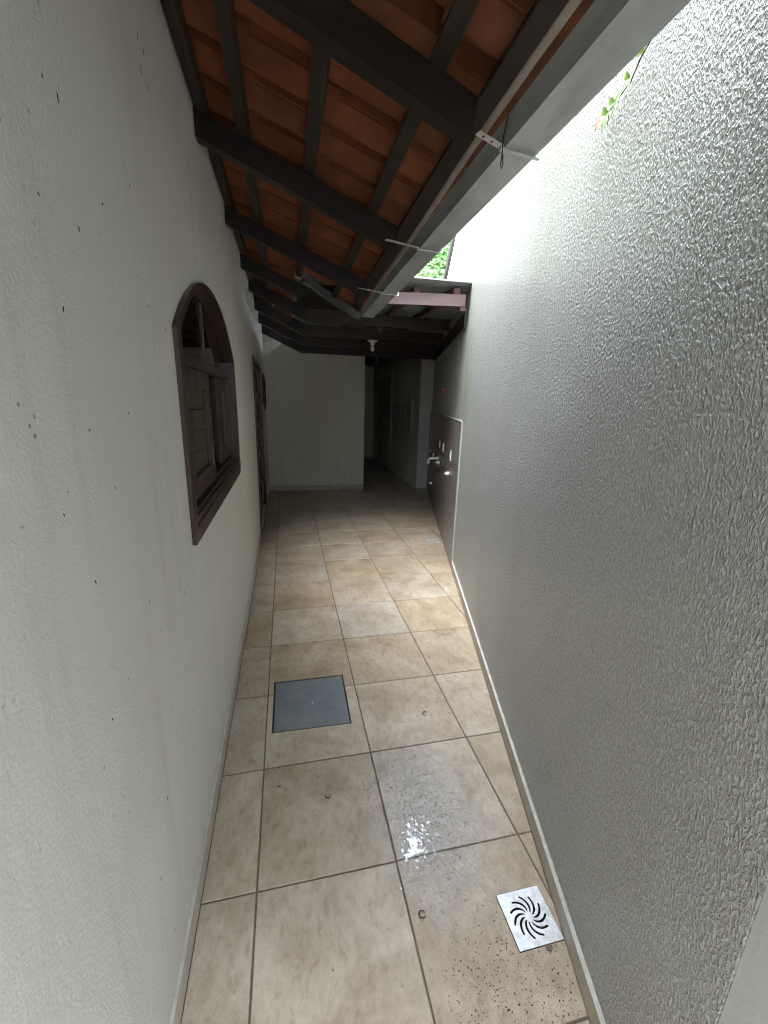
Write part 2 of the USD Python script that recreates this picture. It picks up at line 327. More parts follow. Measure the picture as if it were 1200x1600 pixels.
floor = thing("floor", (0, 0, 0), "beige stone look ceramic floor of the side corridor and patio", kind="structure")
YB, YE = -2.2, 11.0                              # floor's near and far end
bed_poly = Polygon([(LWX - .02, YB), (0.30, YB), (0.52, -0.2), (RW(-0.2) + .03, -0.2), (RW(7.05) + .03, 7.05), (2.25, 7.05), (2.25, YE), (1.2, YE), (1.2, 7.05), (LWX - .02, 7.05)])
part("grout_bed", prism(bed_poly, -0.10, -0.0035), m_grout, floor)
room_poly = Polygon([(LWX + .012, YB), (0.40, YB), (RW(-0.2) - .012, -0.2), (RW(7.02) - .012, 7.02), (2.2, 7.02), (2.2, YE), (1.257, YE), (1.257, 7.01), (LWX + .012, 7.01)])
cover_poly = Polygon([(-0.106, 2.041), (0.260, 2.040), (0.256, 1.672), (-0.108, 1.680)])
drain_c, drain_a = (0.668, 0.786), math.radians(0.5)
drain_s = 0.142
d2c = (1.545, 4.18)
d2s = 0.135
holes = [cover_poly.buffer(0.004, join_style=2), sbox(drain_c[0] - drain_s / 2 - .002, drain_c[1] - drain_s / 2 - .002, drain_c[0] + drain_s / 2 + .002, drain_c[1] + drain_s / 2 + .002),
         sbox(d2c[0] - d2s / 2 - .002, d2c[1] - d2s / 2 - .002, d2c[0] + d2s / 2 + .002, d2c[1] + d2s / 2 + .002)]
PX, PY, OX, OY, G = 0.4515, 0.461, -0.137, 1.022, 0.0030
def tile_mesh(poly, z1=0.0, th=0.008, bev=0.0016):
    if len(poly.interiors) == 0 and abs(poly.convex_hull.area - poly.area) < 1e-7:
        inner = poly.buffer(-bev, join_style=2)
        if inner.geom_type == "Polygon" and not inner.is_empty and len(inner.exterior.coords) == len(poly.exterior.coords):
            a, b = np.array(poly.exterior.coords)[:-1], np.array(inner.exterior.coords)[:-1]
            pts = np.vstack([np.c_[a, np.full(len(a), z1 - th)], np.c_[a, np.full(len(a), z1 - bev)], np.c_[b, np.full(len(b), z1)]])
            return trimesh.convex.convex_hull(pts)
    return prism(poly, z1 - th, z1)
for i in range(-1, 7):
    for j in range(-8, 23):
        gx = 0.012 * 0 
        cell = sbox(OX + i * PX + G, OY + j * PY + G, OX + (i + 1) * PX - G, OY + (j + 1) * PY - G)
        c = cell.intersection(room_poly)
        for h in holes: c = c.difference(h)
        for q in getattr(c, "geoms", [c]):
            if q.geom_type != "Polygon" or q.area < 4e-4: continue
            q = q.simplify(0.0004)
            mt = m_tiles[rng.integers(0, 5)]
            if (i, j) == (1, 3): mt = m_tile_grey
            part("tile", tile_mesh(q, z1=rng.uniform(-0.0006, 0.0006)), mt, floor)

# ---------------------------------------------------------------- inspection cover, drains, water, debris
cv = thing("inspection_cover", (0.075, 1.86, 0), "square slate grey plastic inspection cover set into the beige floor tiles", "cover")
cc = np.array(cover_poly.exterior.coords)[:-1]
part("rim", prism(cover_poly.buffer(0.0038, join_style=2).difference(cover_poly.buffer(-0.006, join_style=2)), -0.03, -0.003), m_black, cv)
part("lid", tile_mesh(cover_poly.buffer(-0.0045, join_style=2), -0.0005, 0.02, 0.002), m_grey_cover, cv)
part("lift_hole", lathe([(0, 0), (0.003, 0), (0.003, 0.0012), (0, 0.0014)], (0.083, 1.845, 0.0004), (0, 0, 1), 10), m_white_pl, cv)

def drain(c, s, label, n=11, rot=0.25):
    t = thing("floor_drain", (c[0], c[1], 0), label, "drain", "square metal floor drains")
    plate = sbox(-s / 2, -s / 2, s / 2, s / 2)
    for k in range(n):                           # curved slots spreading from the middle like a pinwheel
        a0 = 2 * math.pi * k / n + rot
        pts = []
        for u in np.linspace(0, 1, 9):
            r = s * (0.10 + 0.27 * u); a = a0 + 0.80 * u ** 1.3
            pts.append((r * math.cos(a), r * math.sin(a), s * (0.012 + 0.010 * u + 0.008 * math.sin(math.pi * min(u * 1.1, 1)))))
        for (x0, y0, w0), (x1, y1, w1) in zip(pts[:-1], pts[1:]):
            plate = plate.difference(Polygon(np.vstack([np.array(Point(x0, y0).buffer(w0, 6).exterior.coords), np.array(Point(x1, y1).buffer(w1, 6).exterior.coords)])).convex_hull if False else Point(x0, y0).buffer(w0, 6).union(Point(x1, y1).buffer(w1, 6)).convex_hull)
    plate = stra(plate.simplify(0.0002), c[0], c[1])
    part("plate", prism(plate, 0.0004, 0.0028), m_steel, t)
    part("well", box((c[0] - s / 2 - .001, c[1] - s / 2 - .001, -0.06), (c[0] + s / 2 + .001, c[1] + s / 2 + .001, -0.0032)), m_dark, t)
    return t
dr = drain(drain_c, drain_s, "near square steel floor drain with pinwheel slots beside right skirting")
part("screw_lug", lathe([(0, 0), (0.011, 0), (0.011, 0.0016), (0, 0.002)], (drain_c[0] + 0.017, drain_c[1] - drain_s / 2 - 0.006, 0.0), (0, 0, 1), 14), m_grout, dr)
drain(d2c, d2s, "far square white floor drain beside the brown tiled wash wall")

def blob(cx, cy_, r, n=26, rough=0.45, seed=0, sx=1.0, sy_=1.0):
    g = np.random.default_rng(seed)
    a = np.linspace(0, 2 * np.pi, n, endpoint=False)
    rr = r * (1 + rough * (meshkit.fbm(np.c_[np.cos(a) * 2.2, np.sin(a) * 2.2, np.full(n, seed * 3.7)], 4, seed) - 0.5) * 2)
    return Polygon(np.c_[cx + sx * rr * np.cos(a), cy_ + sy_ * rr * np.sin(a)]).buffer(0)
film = blob(0.385, 1.066, 0.017, 30, 0.6, 3, 0.9, 1.3).union(blob(0.362, 1.032, 0.014, 30, 0.6, 5, 1.7, .5)).union(blob(0.40, 1.036, 0.012, 30, 0.6, 8, 1.9, .5))
for k in range(150):
    a = rng.normal(0, 1, 2)
    film = film.union(blob(0.405 + a[0] * 0.030 + a[1] * 0.012, 1.085 + a[1] * 0.045, rng.uniform(0.0015, 0.0075) * (1.0 if k < 90 else 0.6), 12, 0.6, 20 + k))
pud = thing("puddle", (0.40, 1.06, 0), "small bright puddle of rainwater on the tile joint", "water", kind="stuff")
wm = []
for q in getattr(film, "geoms", [film]):
    q = Polygon(q.exterior).simplify(0.0006)
    inn = q.buffer(-0.003)
    wm.append(prism(q, 0.0008, 0.0016))
    for z in getattr(inn, "geoms", [inn]):
        if not z.is_empty: wm.append(prism(Polygon(z.exterior), 0.0017, 0.0022))
drops = []
for k in range(900):
    if k < 700: x, y = 0.45 + rng.normal(0, 0.07), 1.15 + rng.normal(0, 0.14)
    else: x, y = rng.uniform(0.35, 0.85), rng.uniform(0.55, 1.05)
    if x > RW(y) - 0.03: continue
    r = rng.uniform(0.0012, 0.0042) * (1 if k < 700 else .8)
    d = trimesh.creation.icosphere(1, 1.0); d.apply_scale((r * rng.uniform(.7, 1.4), r * rng.uniform(.7, 1.4), r * 0.35)); d.apply_translation((x, y, 0.001)); drops.append(d)
part("water_film", cat_(wm), m_water, pud)
part("droplets", cat_(drops), m_water, pud, smooth=True, kind="stuff")

def curl(x, y, r, a0, turn, label):
    t = [np.array([x + r * math.cos(a0 + u * turn), y + r * math.sin(a0 + u * turn), 0.0035 + 0.002 * math.sin(u * 3)]) for u in np.linspace(0, 1, 12)]
    w = 0.0028 * np.sin(np.linspace(0.25, math.pi - 0.1, 12)) * .6 + 0.0004
    part("dead_leaf", tube(t, w, 6), m_leafdead, None, True, label, "leaf")
curl(0.624, 1.659, 0.013, 0.6, 4.3, "dark curled dead leaf like a letter C on tile right of the grey cover")
curl(0.111, 1.305, 0.010, 2.0, 4.8, "dark curled dead leaf in the middle of the tile below the grey cover")
curl(-0.072, 1.379, 0.007, 1.0, 2.6, "tiny dark leaf scrap just below the grey cover by the left joint")
curl(0.353, 0.856, 0.010, 0.3, 5.6, "small ring shaped dead leaf left of the near drain")
gs = []
for k in range(4200):
    if k < 3000:
        x, y = rng.uniform(0.36, 0.72), 0.62 + rng.normal(0.0, 0.11)
    elif k < 3700: x, y = 0.46 + rng.normal(0, 0.07), 1.15 + rng.normal(0, 0.13)
    else: x, y = rng.uniform(-0.25, 1.1), rng.uniform(0.6, 3.4)
    if x > RW(y) - 0.02 or (abs(x - drain_c[0]) < .06 and abs(y - drain_c[1]) < .06): continue
    r = 0.0003 + 0.0014 * rng.random() ** 5
    d = trimesh.creation.icosphere(0, 1.0); d.apply_scale((r * rng.uniform(.6, 1.8), r * rng.uniform(.6, 1.8), r * 0.5)); d.apply_translation((x, y, 0.0012)); gs.append(d)
part("grit", cat_(gs), m_grit, None, False, "dark specks of dirt scattered over the wet tiles near the drain", "dirt", kind="stuff")

# ---------------------------------------------------------------- house: wall with openings, back wall, window, door, roof
house = thing("house", (LWX, 3.0, 0), "pale grey plastered house with arched window, dark door and clay tiled eaves", "house")
YC, HW, ZB, ZS, RISE = 2.122, 0.716, 1.022, 1.690, 0.245          # window: centre, half width, bottom, spring line, rise
def arch(hw, zb, zs, rise, n=28):
    R = (hw * hw + rise * rise) / (2 * rise); zc = zs + rise - R; a = math.asin(hw / R)
    t = np.linspace(a, -a, n)
    return [(YC - hw, zb), (YC + hw, zb)] + [(YC + R * math.sin(x), zc + R * math.cos(x)) for x in t]
opening = Polygon(arch(HW - 0.03, ZB + 0.03, ZS, RISE - 0.01))
door_op = sbox(4.62, 0.0, 5.98, 1.885)
YC0 = YC
win2 = Polygon([(6.60 + 0.30 * math.cos(a), 1.56 + 0.23 * math.sin(a)) for a in np.linspace(0, 2 * np.pi, 40, endpoint=False)])
YH = -1.0                                       # the house ends here, behind the viewer
wall_poly = Polygon([(YH, -0.1), (7.2, -0.1), (7.2, 2.66), (YH, 2.66)]).difference(opening).difference(door_op).difference(win2)
def wall_mesh(poly, x0, x1): return prism_yz(poly, x0, x1)
part("wall", wall_mesh(wall_poly, LWX - 0.17, LWX), m_house, house)
bw = Polygon([(LWX + 0.0005, -0.1), (1.257, -0.1), (1.257, 2.42), (0.30, 2.42), (LWX + 0.0005, 2.66)])
part("wall", prism_xz(bw, 7.02, 7.17), m_back, house, label="plain shaded back wall of the patio")
part("wall", box((1.107, 7.1705, -0.1), (1.2565, 11.1, 2.30)), m_back, house, label="dark passage wall behind the back wall")
part("wall", box((1.257, 11.0, -0.1), (2.4, 11.1, 2.30)), m_back, house, label="dark end wall of the passage")
part("room_back", box((LWX - 2.6, YH, -0.1), (LWX - 2.5, 7.2, 2.7)), m_room, house)
part("room_side", box((LWX - 2.5, YH, -0.1), (LWX - 0.171, YH + 0.1, 2.7)), m_room, house)
part("room_side", box((LWX - 2.6, 7.201, -0.1), (LWX, 7.3, 2.7)), m_room, house)
part("room_floor", box((LWX - 2.5, YH + .1, -0.09), (LWX - 0.171, 7.2, 0.02)), m_room, house)
part("room_ceiling", box((LWX - 2.5, YH + .1, 2.6), (LWX - 0.171, 7.2, 2.7)), m_room, house)

part("added_upper_storey", box((LWX - 5.0, YH, 2.9), (LWX - 0.16, 7.2, 6.2)), m_house, house, label="added unseen upper storey that keeps sky light off the boundary wall")  # out of view, added to block sky light on the boundary wall
# small dark chips in the plaster
chips = []
for (y, z, h, w_) in ((0.841, 1.915, .014, .0030), (0.800, 1.917, .006, .003), (0.851, 1.749, .007, .004), (0.970, 1.828, .005, .004), (1.148, 1.928, .006, .0045), (0.736, 1.752, .005, .003),
                      (1.338, 2.307, .014, .002), (1.384, 2.305, .012, .002), (1.342, 2.245, .022, .002), (1.394, 2.240, .010, .003), (0.755, 1.615, .009, .003), (1.19, 1.70, .005, .003),
                      (0.78, 1.44, .005, .003), (1.33, 1.67, .005, .004), (1.20, 1.60, .004, .004), (0.97, 1.46, .006, .003), (0.85, 1.33, .005, .003), (0.72, 1.20, .008, .003),
                      (1.25, 0.93, .008, .004), (1.30, 0.96, .006, .003), (0.90, 0.55, .010, .004), (0.80, 0.43, .009, .003), (1.02, .32, .010, .003), (0.66, 1.33, .005, .003), (0.70, 0.95, .005, .003), (0.95, 1.05, .005, .004)):
    m = trimesh.creation.icosphere(1, 1.0); m.apply_scale((0.0010, w_ * .5, h * .6)); m.apply_transform(trimesh.transformations.rotation_matrix(rng.normal(0, .25), (1, 0, 0))); m.apply_translation((LWX, y, z)); chips.append(m)
part("plaster_chips", cat_(chips), m_leafdead, house, kind="stuff")
# arched window
w = group_part("window", house, "dark brown wooden arched window with sliding sashes")
ring = Polygon(arch(HW, ZB, ZS, RISE)).difference(Polygon(arch(HW - 0.050, ZB + 0.085, ZS - 0.003, RISE - 0.02)))
part("frame", prism_yz(ring, LWX - 0.02, LWX + 0.014), m_frame, w, 30)
ring2 = Polygon(arch(HW - 0.050, ZB + 0.085, ZS - 0.003, RISE - 0.02)).difference(Polygon(arch(HW - 0.060, ZB + 0.100, ZS - 0.005, RISE - 0.025)))
part("frame_moulding", prism_yz(ring2, LWX - 0.03, LWX + 0.004), m_frame, w, 30)
lin = Polygon(arch(HW - 0.034, ZB + 0.034, ZS, RISE - 0.014)).difference(Polygon(arch(HW - 0.066, ZB + 0.105, ZS - 0.006, RISE - 0.03)))
part("lining", prism_yz(lin, LWX - 0.15, LWX - 0.021), m_frame, w, 30)
IN = HW - 0.066                                   # half of the clear opening
ZT = 1.615                                        # transom
XS = LWX - 0.040                                  # plane of the sashes
part("transom", cbox((XS - 0.03, YC - IN - .002, ZT - 0.022), (XS + 0.030, YC + IN + .002, ZT + 0.018), 0.004), m_frame, w)
part("sill", cbox((LWX - 0.11, YC - IN - .002, ZB + 0.086), (LWX - 0.0205, YC + IN + .002, ZB + 0.112), 0.003), m_sill, w)
part("sill_rail", cbox((LWX - 0.010, YC - HW + 0.03, ZB + 0.05), (LWX + 0.020, YC + HW - 0.03, ZB + 0.062), 0.003), m_sill, w)
part("muntin", cbox((XS - 0.012, YC - 0.006, ZT + 0.019), (XS + 0.008, YC + 0.006, ZS + RISE - 0.05), 0.003), m_frame, w)
fan = Polygon(arch(IN, ZB, ZS - 0.006, RISE - 0.03)).intersection(sbox(0, ZT + 0.0185, 5, 3))
for a0, b0 in ((YC - IN, YC - 0.0065), (YC + 0.0065, YC + IN)):
    q = fan.intersection(sbox(a0, 0, b0, 3)).buffer(-0.001)
    part("fanlight_pane", prism_yz(q, XS - 0.003, XS + 0.001), m_glass, w)
def sash(y0, y1, x, glazed, st, st2):
    z0, z1 = ZB + 0.114, ZT - 0.024
    D = 0.030
    for a, b in ((y0, y0 + st), (y1 - st2, y1)):
        part("stile", cbox((x - D, a, z0), (x, b, z1), 0.004), m_frame, w)
    part("rail", cbox((x - D, y0 + st, z0), (x, y1 - st2, z0 + 0.075), 0.004), m_frame, w)
    part("rail", cbox((x - D, y0 + st, z1 - 0.07), (x, y1 - st2, z1), 0.004), m_frame, w)
    # bevelled bead round the panel
    for a, b in ((y0 + st, y0 + st + 0.012), (y1 - st2 - 0.012, y1 - st2)):
        part("bead", cbox((x - 0.026, a, z0 + 0.075), (x - 0.006, b, z1 - 0.07), 0.004), m_frame, w)
    if glazed:
        part("pane", box((x - 0.022, y0 + st + .012, z0 + 0.075), (x - 0.018, y1 - st2 - .012, z1 - 0.07)), m_blind, w, label="yellowish frosted pane")
        for k in range(1, 4):
            zz = z0 + 0.075 + (z1 - z0 - 0.145) * k / 4
            part("lead_bar", cbox((x - 0.018, y0 + st + .012, zz - 0.003), (x - 0.0145, y1 - st2 - .012, zz + 0.003), 0.001), m_frame, w)
    else:
        part("panel", cbox((x - 0.024, y0 + st + .012, z0 + 0.075), (x - 0.016, y1 - st2 - .012, z1 - 0.07), 0.002), m_frame, w)
        part("raised_panel", cbox((x - 0.016, y0 + st + .022, z0 + 0.10), (x - 0.008, y1 - st2 - .022, z1 - 0.095), 0.006), m_frame, w)
sash(1.530, 2.030, LWX - 0.008, True, 0.075, 0.080)
sash(YC - IN + 0.002, 2.06, LWX - 0.075, False, 0.07, 0.07)
sash(2.430, YC + IN - 0.002, LWX - 0.042, False, 0.10, 0.075)

# door
d = group_part("door", house, "dark brown panelled wooden door in the house wall")
for a, b in ((4.60, 4.66), (5.94, 6.0)):
    part("jamb", cbox((LWX - 0.12, a, 0.0), (LWX + 0.006, b, 1.90), 0.003), m_frame, d)
part("lintel", cbox((LWX - 0.12, 4.66, 1.84), (LWX + 0.006, 5.94, 1.90), 0.003), m_frame, d)
part("threshold", cbox((LWX - 0.12, 4.66, 0.0), (LWX + 0.004, 5.94, 0.05), 0.004), m_skirt, d)
for k, (a, b) in enumerate(((4.664, 5.298), (5.302, 5.936))):
    lf = part("leaf", cbox((LWX - 0.065, a, 0.052), (LWX - 0.03, b, 1.838), 0.003), m_frame, d)
    for z0 in (0.15, 0.50, 0.85, 1.20, 1.52):
        part("panel", cbox((LWX - 0.031, a + 0.09, z0), (LWX - 0.016, b - 0.09, z0 + 0.27), 0.010), m_frame, d)
hd = [(LWX - 0.03, 5.25, 0.95), (LWX + 0.02, 5.25, 0.95), (LWX + 0.02, 5.15, 0.95)]
part("handle", tube(hd, 0.008, 8), m_strap, d, True)

# second window, seen edge on
w2 = group_part("window", house, "far arched window of the house seen almost edge on")
outer2 = Polygon([(6.60 + 0.33 * math.cos(a), 1.56 + 0.26 * math.sin(a)) for a in np.linspace(0, 2 * np.pi, 40, endpoint=False)])
part("frame", prism_yz(outer2.difference(Polygon([(6.60 + 0.23 * math.cos(a), 1.56 + 0.2 * math.sin(a)) for a in np.linspace(0, 2 * np.pi, 40, endpoint=False)])), LWX - 0.02, LWX + 0.02), m_frame, w2, 30)
part("pane", prism_yz(Polygon([(6.60 + 0.24 * math.cos(a), 1.56 + 0.21 * math.sin(a)) for a in np.linspace(0, 2 * np.pi, 40, endpoint=False)]), LWX - 0.05, LWX - 0.045), m_glass, w2)

# skirting of the house
sk = group_part("skirting", house)
edges = [YH + 0.01] + [OY + j * PY for j in range(-3, 14)]
for a, b in zip(edges[:-1], edges[1:]):
    for lo, hi in ((a, min(b, 4.598)), (max(a, 6.002), min(b, 7.018))):
        if hi - lo > 0.02:
            part("skirting_tile", cbox((LWX + .0005, lo + .0015, 0.001), (LWX + 0.0105, hi - .0015, 0.072), 0.0015), m_skirt, sk)
part("skirting_grout", box((LWX + 0.0003, YH, 0.073), (LWX + 0.0085, 4.598, 0.0775)), m_skirt_top, sk)
x = LWX + 0.012
for k, (a, b) in enumerate(((LWX + 0.012, 0.30), (0.303, 0.755), (0.758, 1.255))):
    part("skirting_tile", cbox((a, 7.0095, 0.001), (b, 7.0195, 0.085), 0.0015), m_skirt, sk)

# roof over the corridor: rafters, battens, clay tiles
S = 0.39
ca = 1 / math.sqrt(1 + S * S)
RZ = lambda x, h=0.0: 2.474 + h - S * (x + 0.315)       # underside of the rafters plus a vertical height h
roof = group_part("roof", house, "clay tiled eaves on dark rafters and battens")
nrm = np.array([S, 0, 1]) * ca
dwn = np.array([1, 0, -S]) * ca
skew = 0.0175                                         # the eaves run slightly off the tile joints
EX = lambda y: 0.575 + skew * (y - 0.785)
def rafter(y0, x1, x0=-0.40, wd_=0.052, hh=0.092):
    y1 = y0 + wd_
    poly = Polygon([(x0, RZ(x0)), (x1, RZ(x1)), (x1 + 0.004, RZ(x1 + 0.004, hh)), (x0, RZ(x0, hh))])
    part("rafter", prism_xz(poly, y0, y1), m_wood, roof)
for y0, x1 in ((0.345, 0.485), (1.22, 0.494), (2.075, 0.51), (2.95, 0.525), (3.835, 0.16)):
    rafter(y0, x1)
def batten(xc, y0, y1, wb=0.046, hb=0.034, yskew=0.0, name="batten"):
    a = np.array([xc, y0, RZ(xc, 0.0925)]); b = np.array([xc + yskew * (y1 - y0), y1, RZ(xc + yskew * (y1 - y0), 0.0925)])
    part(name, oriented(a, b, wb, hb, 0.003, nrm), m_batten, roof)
ends = lambda x: 3.62 + 0.55 * (x - 0.15)
batten(-0.288, YH, 7.0, 0.045)
batten(-0.135, YH, 7.0)
batten(0.115, YH, ends(0.115) + .05, yskew=0.002)
batten(0.375, YH, ends(0.375) - .02, yskew=0.006)
batten(0.497, YH, ends(0.50) - .1, 0.062, yskew=0.016)
# rounded strip along the ends of the rafters
ys = np.linspace(-1.0, 3.55, 12)
def rod_pt(y): x = 0.513 + skew * (y - 1.22); return (x + 0.006, y, RZ(x, 0.083) )
# clay tiles
PER = 0.205
def clay_tile(y0, x0, length, seed):
    g = np.random.default_rng(seed)
    n = 25
    t = np.linspace(0, 1.07, n)
    prof = np.where(t < 0.58, -0.044 * np.sin(np.clip(t / 0.58, 0, 1) * np.pi) ** 1.1, 0.10 * np.sin(np.clip((t - 0.58) / 0.42, 0, 1) * np.pi) ** 0.3)
    prof = np.where(t > 0.98, 0.010 - 0.14 * (t - 0.98), prof)
    tilt = 0.016; th = 0.011
    P = np.zeros((2, 2, n, 3))
    jit = g.normal(0, 0.0025, 3)
    for li in range(2):                               # thickness: below, above
        for e in range(2):                            # head, nose
            s_ = e * length
            base_h = 0.0 if e == 0 else tilt
            for k in range(n):
                p = np.array([x0, y0 + t[k] * PER + jit[0], 0]); p[2] = RZ(x0, 0.129) + 0.046
                p = p + dwn * (s_ + jit[1]) + nrm * (base_h + prof[k] + li * th)
                P[li, e, k] = p
    V = P.reshape(-1, 3); idx = lambda li, e, k: (li * 2 + e) * n + k
    F = []
    for k in range(n - 1):
        F += [(idx(0, 0, k), idx(0, 0, k + 1), idx(0, 1, k)), (idx(0, 1, k), idx(0, 0, k + 1), idx(0, 1, k + 1))]
        F += [(idx(1, 0, k), idx(1, 1, k), idx(1, 0, k + 1)), (idx(1, 1, k), idx(1, 1, k + 1), idx(1, 0, k + 1))]
        for e in range(2):
            a, b, c2, d2 = idx(0, e, k), idx(0, e, k + 1), idx(1, e, k + 1), idx(1, e, k)
            F += [(a, d2, b), (b, d2, c2)] if e == 0 else [(a, b, d2), (b, c2, d2)]
    for k in (0, n - 1):
        a, b, c2, d2 = idx(0, 0, k), idx(0, 1, k), idx(1, 1, k), idx(1, 0, k)
        F += [(a, b, d2), (b, c2, d2)] if k == 0 else [(a, d2, b), (b, d2, c2)]
    return trimesh.Trimesh(V, F, process=False)
sd = 0
for row, x0 in enumerate((-0.380, -0.103, 0.147, 0.380)):
    y = YH - 0.02
    while y < 7.0:
        sd += 1
        if y + PER * 0.6 < ends(x0 + 0.15) or (row <= 1):
            off = 0.02 * row
            part("tile", clay_tile(y + off, x0 + skew * 0 + (skew * (y - 0.785) if row == 3 else 0), 0.325 if row < 3 else 0.29, sd), m_clay[int(rng.integers(0, 4))], roof, 40)
        y += PER
# flashing trough where the tiled eaves meet the patio roof
f0, f1 = np.array([0.155, 3.695, RZ(0.155, 0.081)]), np.array([0.64, 3.955, RZ(0.64, 0.07)])
ax = (f1 - f0) / np.linalg.norm(f1 - f0); sd_ = np.cross(ax, nrm); sd_ /= np.linalg.norm(sd_)
def sheet_strip(p0, p1, prof, th=0.002):
    """prof: (side, up) points; a bent sheet of thickness th from p0 to p1."""
    ax = (p1 - p0) / np.linalg.norm(p1 - p0); s_ = np.cross(ax, [0, 0, 1.0]); s_ /= np.linalg.norm(s_); u_ = np.cross(s_, ax)
    prof = np.array(prof, float); n = len(prof)
    tn = np.gradient(prof, axis=0); tn /= np.linalg.norm(tn, axis=1, keepdims=True); no = np.c_[-tn[:, 1], tn[:, 0]] * th
    loop = np.vstack([prof, (prof + no)[::-1]])
    V = np.vstack([p + loop[:, :1] * s_ + loop[:, 1:] * u_ for p in (p0, p1)]); m_ = len(loop); F = []
    for k in range(m_):
        q = (k + 1) % m_
        F += [(k, q, m_ + q), (k, m_ + q, m_ + k)]
    for k in range(n - 1):
        a, b, c2, d2 = k, k + 1, m_ - 2 - k, m_ - 1 - k
        F += [(a, c2, b), (a, d2, c2), (m_ + a, m_ + b, m_ + c2), (m_ + a, m_ + c2, m_ + d2)]
    t = trimesh.Trimesh(V, F, process=False)
    t.fix_normals(); return t
part("valley_flashing", sheet_strip(f0, f1, [(-0.026, 0.045), (-0.023, 0.0), (0.023, 0.0), (0.026, 0.05)]), m_dull, roof)

# ---------------------------------------------------------------- gutter with its brackets
gut = thing("gutter", (EX(2.0), 2.0, 2.15), "grey galvanised box gutter hung along the tiled eaves by steel straps", "gutter")
g0, g1 = np.array([EX(0.15) + 0.05, 0.15, 2.15]), np.array([EX(3.69) + 0.05, 3.69, 2.15])
part("channel", sheet_strip(g0, g1, [(-0.052, 0.066), (-0.049, 0.0), (0.049, 0.0), (0.052, 0.075), (0.044, 0.078)], 0.0025), m_zinc, gut)
part("end_cap", box((g1[0] - 0.047, 3.688, 2.153), (g1[0] + 0.047, 3.690, 2.212)), m_zinc, gut)
part("end_cap", box((g0[0] - 0.047, 0.150, 2.153), (g0[0] + 0.047, 0.152, 2.212)), m_zinc, gut)
part("seam", box((EX(2.45) + 0.0015, 2.44, 2.1475), (EX(2.45) + 0.0985, 2.462, 2.1485)), m_zinc, gut)
for k, (y, xl) in enumerate(((1.215, 0.494), (2.00, 0.435), (2.835, 0.455))):
    gx = EX(y)
    zf = RZ(xl) - 0.003
    a, b, c2 = np.array([xl, y - 0.02, 2.158 if k == 0 else 2.157]), np.array([gx - 0.012, y + 0.0, 2.147]), np.array([gx + 0.107, y + 0.014, 2.1465])
    ms = [oriented(a, b, 0.020, 0.0025, 0.0008), ]
    br = group_part("bracket", gut)
    part("strap", ms[0], m_strap, br)
    part("rod", tube([b - (0.004, 0, 0), (gx + 0.003, y + 0.001, 2.1425), c2 - (0, 0, 0.004), c2 + (0.003, 0.001, 0.02)], 0.0042 if k == 0 else 0.0028, 8), m_strap, br, True)
    part("nut", lathe([(0, -0.005), (0.009, -0.004), (0.009, 0.004), (0, 0.005)], b + (0.0, 0, -0.001), (1, 0.1, 0), 10), m_strap, br)
    for u in (0.25, 0.6):
        pz = a + (b - a) * u
        part("screw", lathe([(0, -0.002), (0.0035, -0.001), (0.0035, 0.0), (0, 0.0)], pz, (0, 0, 1), 8), m_black, br)
wl = [np.array([EX(1.21) - 0.008 + 0.003 * math.cos(u * 2 * math.pi) , 1.205, 2.14]) for u in (0,)]
wire = [(EX(1.2) - 0.004, 1.205, 2.215), (EX(1.2) - 0.012, 1.205, 2.165), (EX(1.2) - 0.014, 1.20, 2.125), (EX(1.2) - 0.016, 1.20, 2.100), (EX(1.2) - 0.012, 1.20, 2.092), (EX(1.2) - 0.009, 1.20, 2.102), (EX(1.2) - 0.0125, 1.20, 2.125)]
part("tie_wire", tube(wire, 0.0014, 6), m_black, gut, True)
# the long rounded strip belongs to the eaves
rp = [(np.interp(y, [-1.0, 0.91, 1.34, 2.38, 3.55], [0.530, 0.552, 0.559, 0.598, 0.622]), y, 0) for y in ys]
rp = [(x, y, RZ(x, 0.098)) for x, y, _ in rp]
part("eave_rod", tube(rp, 0.011, 12), m_rod, roof, True)

# ---------------------------------------------------------------- boundary wall
bwall = thing("boundary_wall", (RW(1.5), 1.5, 0), "tall grey boundary wall with glossy dragged stucco coat", "wall")
WT = 2.97
YT0, YT1 = 0.31, 3.46
def wall_strip(y0, y1, off, thick):
    """Plan polygon of a slab of the wall: its face lies off metres out of the wall line."""
    a, b = np.array([RW(y0), y0]), np.array([RW(y1), y1])
    n2, = (wn[:2],)
    return Polygon([a + n2 * off, b + n2 * off, b - n2 * thick, a - n2 * thick])
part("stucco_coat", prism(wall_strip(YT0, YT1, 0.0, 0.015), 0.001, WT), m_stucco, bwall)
part("core", prism(wall_strip(YT0, 7.6, -0.0155, 0.18), -0.1, WT - 0.002), m_smooth, bwall)
part("core", prism(wall_strip(-0.3, YT0 - .001, -0.004, 0.18), -0.1, WT - 0.004), m_smooth, bwall, label="smooth near end of the wall")
part("coping", prism(wall_strip(-0.3, YT1, 0.012, 0.20), WT + 0.001, WT + 0.05), m_smooth, bwall)
skr = group_part("skirting", bwall)
L0 = YT0
cuts = [-0.2, 0.15, 0.50, 0.93, 1.365, 1.80, 2.235, 2.67, 3.10, 3.405]
for a, b in zip(cuts[:-1], cuts[1:]):
    part("skirting_tile", prism(wall_strip(a + .0015, b - .0015, 0.0105, -0.0005), 0.001, 0.070), m_skirt, skr)
    part("skirting_edge", prism(wall_strip(a + .0005, b - .0005, 0.0135, -0.0005), 0.0705, 0.0765), m_skirt_top, skr)
